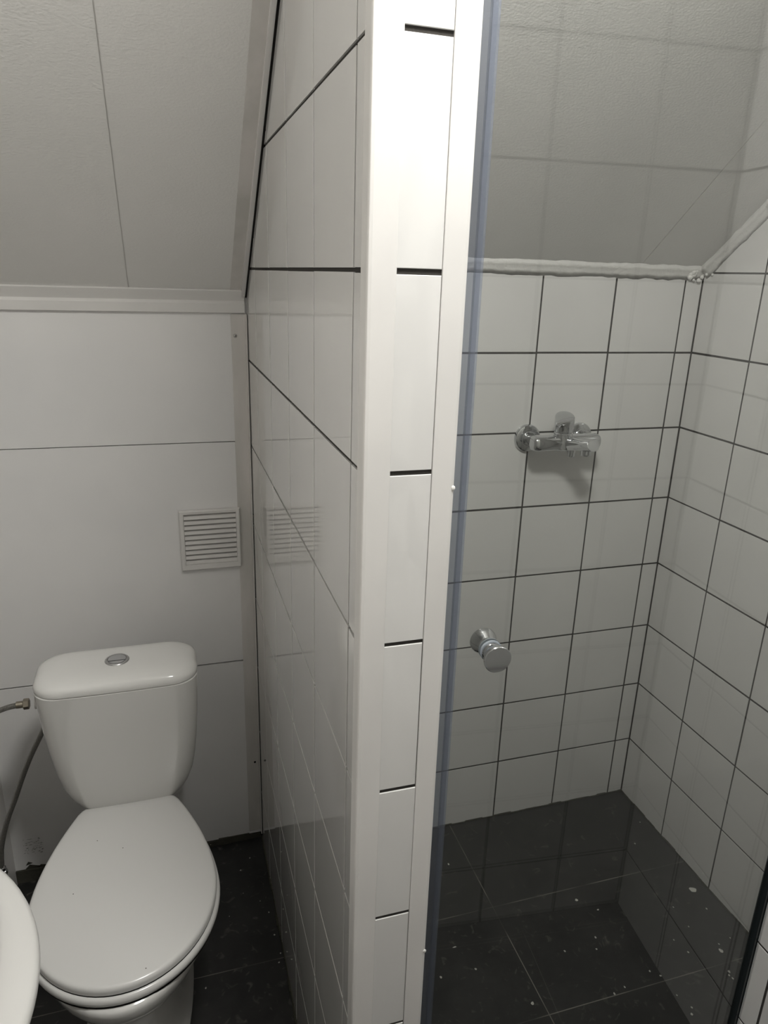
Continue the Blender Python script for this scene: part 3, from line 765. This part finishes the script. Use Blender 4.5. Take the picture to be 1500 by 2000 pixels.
loft(bm, [lever_ring(z0, 0.020, 0, 1), lever_ring(z0 + 0.0008, 0.0232, 0, 1), lever_ring(z0 + 0.014, 0.0236, 0.001, 0.5, 0.10), lever_ring(z0 + 0.024, 0.0240, 0.005, 0.42, 0.30), lever_ring(z0 + 0.031, 0.0242, 0.0105, 0.38, 0.42), lever_ring(z0 + 0.0345, 0.0242, 0.0140, 0.36, 0.46), lever_ring(z0 + 0.0362, 0.0234, 0.0130, 0.36, 0.46), lever_ring(z0 + 0.0370, 0.021, 0.011, 0.36, 0.46), lever_ring(z0 + 0.0374, 0.008, 0.003, 0.4, 0.46)])
smooth_by_angle(obj('lever', bm, M_CHROME, mx_), 35)
# spout, flat on top, with rounded end
bm = bmesh.new()
sp0 = Vector((-0.384, -0.066, MZ - 0.002)); sp1 = Vector((-0.364, -0.152, MZ + 0.012)); dv = (sp1 - sp0); ax = dv.normalized(); sd = Vector((-ax.y, ax.x, 0)).normalized()
rings = []
for t, hw, ht, hb, tl in ((0, 0.0215, 0.017, 0.019, 0), (0.3, 0.0212, 0.0145, 0.018, 0), (0.6, 0.0205, 0.0125, 0.017, 0.1), (0.85, 0.0198, 0.0115, 0.0165, 0.25), (0.985, 0.0192, 0.0115, 0.0160, 0.35), (1.0, 0.0180, 0.0105, 0.0150, 0.35)):
    c = sp0 + dv * t; r_ = []
    for k in range(36):
        a = 2 * math.pi * k / 36; ca, sa = math.cos(a), math.sin(a)
        e = 0.75
        x_ = hw * math.copysign(abs(ca) ** e, ca); z_ = (ht if sa > 0 else hb) * math.copysign(abs(sa) ** e, sa)
        r_.append(c + sd * x_ + Vector((0, 0, z_)) - ax * (tl * z_))
    rings.append([p + ax * 0 for p in r_])
loft(bm, rings)
so = smooth_by_angle(obj('spout', bm, M_CHROME, mx_), 35)
bm = bmesh.new(); lathe(bm, sp0 + dv * 0.76 + Vector((0, 0, -0.014)), (0, 0, -1), [(0, 0.0135), (0.011, 0.0135), (0.0125, 0.0125), (0.0125, 0.0105), (0.009, 0.010)], 32)
smooth_by_angle(obj('aerator', bm, M_CHROME, so), 30)
bm = bmesh.new(); lathe(bm, (-0.366, BYc + 0.0, MZ - 0.016), (0, 0, -1), [(0, 0.0105), (0.010, 0.0105), (0.0105, 0.0092), (0.021, 0.0092), (0.022, 0.0085), (0.022, 0.006), (0.016, 0.0055)], 28)
smooth_by_angle(obj('hose_outlet', bm, M_CHROME, mx_), 30)

# ------------------------------------------------------------------ glass shower door
TH_D = 0.052                     # the leaf stands 3 degrees off square
A0 = Vector((-0.918, -0.783 - 0.052 * 0.122, 0)); du = Vector((math.cos(TH_D), -math.sin(TH_D), 0)); dn = Vector((math.sin(TH_D), math.cos(TH_D), 0))  # dn points into the shower
door = thing('shower_door', 'frameless clear glass shower door with round chrome knob beside the partition end', 'shower door', (-0.325, -0.82, 0.012))
def dbox(bm, u0, u1, n0, n1, z0, z1, mi=0):
    P = [A0 + du * u + dn * n for u, n in ((u0, n0), (u1, n0), (u1, n1), (u0, n1))]
    prism(bm, [(p.x, p.y, z0) for p in P], (0, 0, z1 - z0), mi)
UL, UR = -0.0605, 0.5935
DZ0, DZ1 = 0.010, 2.02
bm = bmesh.new(); dbox(bm, UL, UR, -0.0022, 0.0022, DZ0, DZ1)
obj('glass_panel', bm, M_GLASS, door)
bm = bmesh.new(); dbox(bm, UL - 0.0190, UL - 0.0003, -0.0045, 0.0045, DZ0, DZ1)
sl = obj('seal_strip', bm, M_SEAL, door, bevel=0.0015)
bm = bmesh.new(); dbox(bm, UL - 0.0003, UL + 0.0085, -0.0042, -0.0032, DZ0, DZ1); dbox(bm, UL - 0.0003, UL + 0.0085, 0.0032, 0.0042, DZ0, DZ1)
obj('seal_lip', bm, M_LIP, sl)
bm = bmesh.new(); dbox(bm, -0.131, UL - 0.0195, -0.010, 0.010, DZ0 - 0.008, DZ1)
obj('wall_profile', bm, M_CHROMED, door, bevel=0.001)
bm = bmesh.new(); dbox(bm, UR - 0.001, UR + 0.0070, -0.0100, 0.0075, DZ0 - 0.008, DZ1 + 0.004)
hp_ = obj('hinge_profile', bm, M_DARKMETAL, door)
bm = bmesh.new(); dbox(bm, UR + 0.0040, UR + 0.0070, -0.0118, -0.0102, DZ0 - 0.008, DZ1 + 0.004)
obj('chrome_edge', bm, M_CHROME, hp_)
ku = 0.0; KZ = 1.067
kc = A0 + du * ku + Vector((0, 0, KZ))
for side, nm in ((-1, 'outer_knob'), (1, 'inner_knob')):
    bm = bmesh.new()
    lathe(bm, kc + dn * side * 0.0026, dn * side, [(0, 0.0145), (0.0040, 0.0145), (0.0044, 0.0132), (0.0095, 0.0132), (0.0150, 0.0160), (0.0200, 0.0190), (0.0238, 0.0202), (0.0262, 0.0202), (0.0272, 0.0194), (0.0272, 0.0185)], 56)
    kn = smooth_by_angle(obj('door_knob', bm, M_CHROME, door), 25)
    bm = bmesh.new(); lathe(bm, kc + dn * side * 0.0025, dn * side, [(-0.0002, 0.0165), (0.0014, 0.0165), (0.0016, 0.0155)], 40)
    obj('gasket', bm, M_CLEARSEAL, kn, smooth=False)
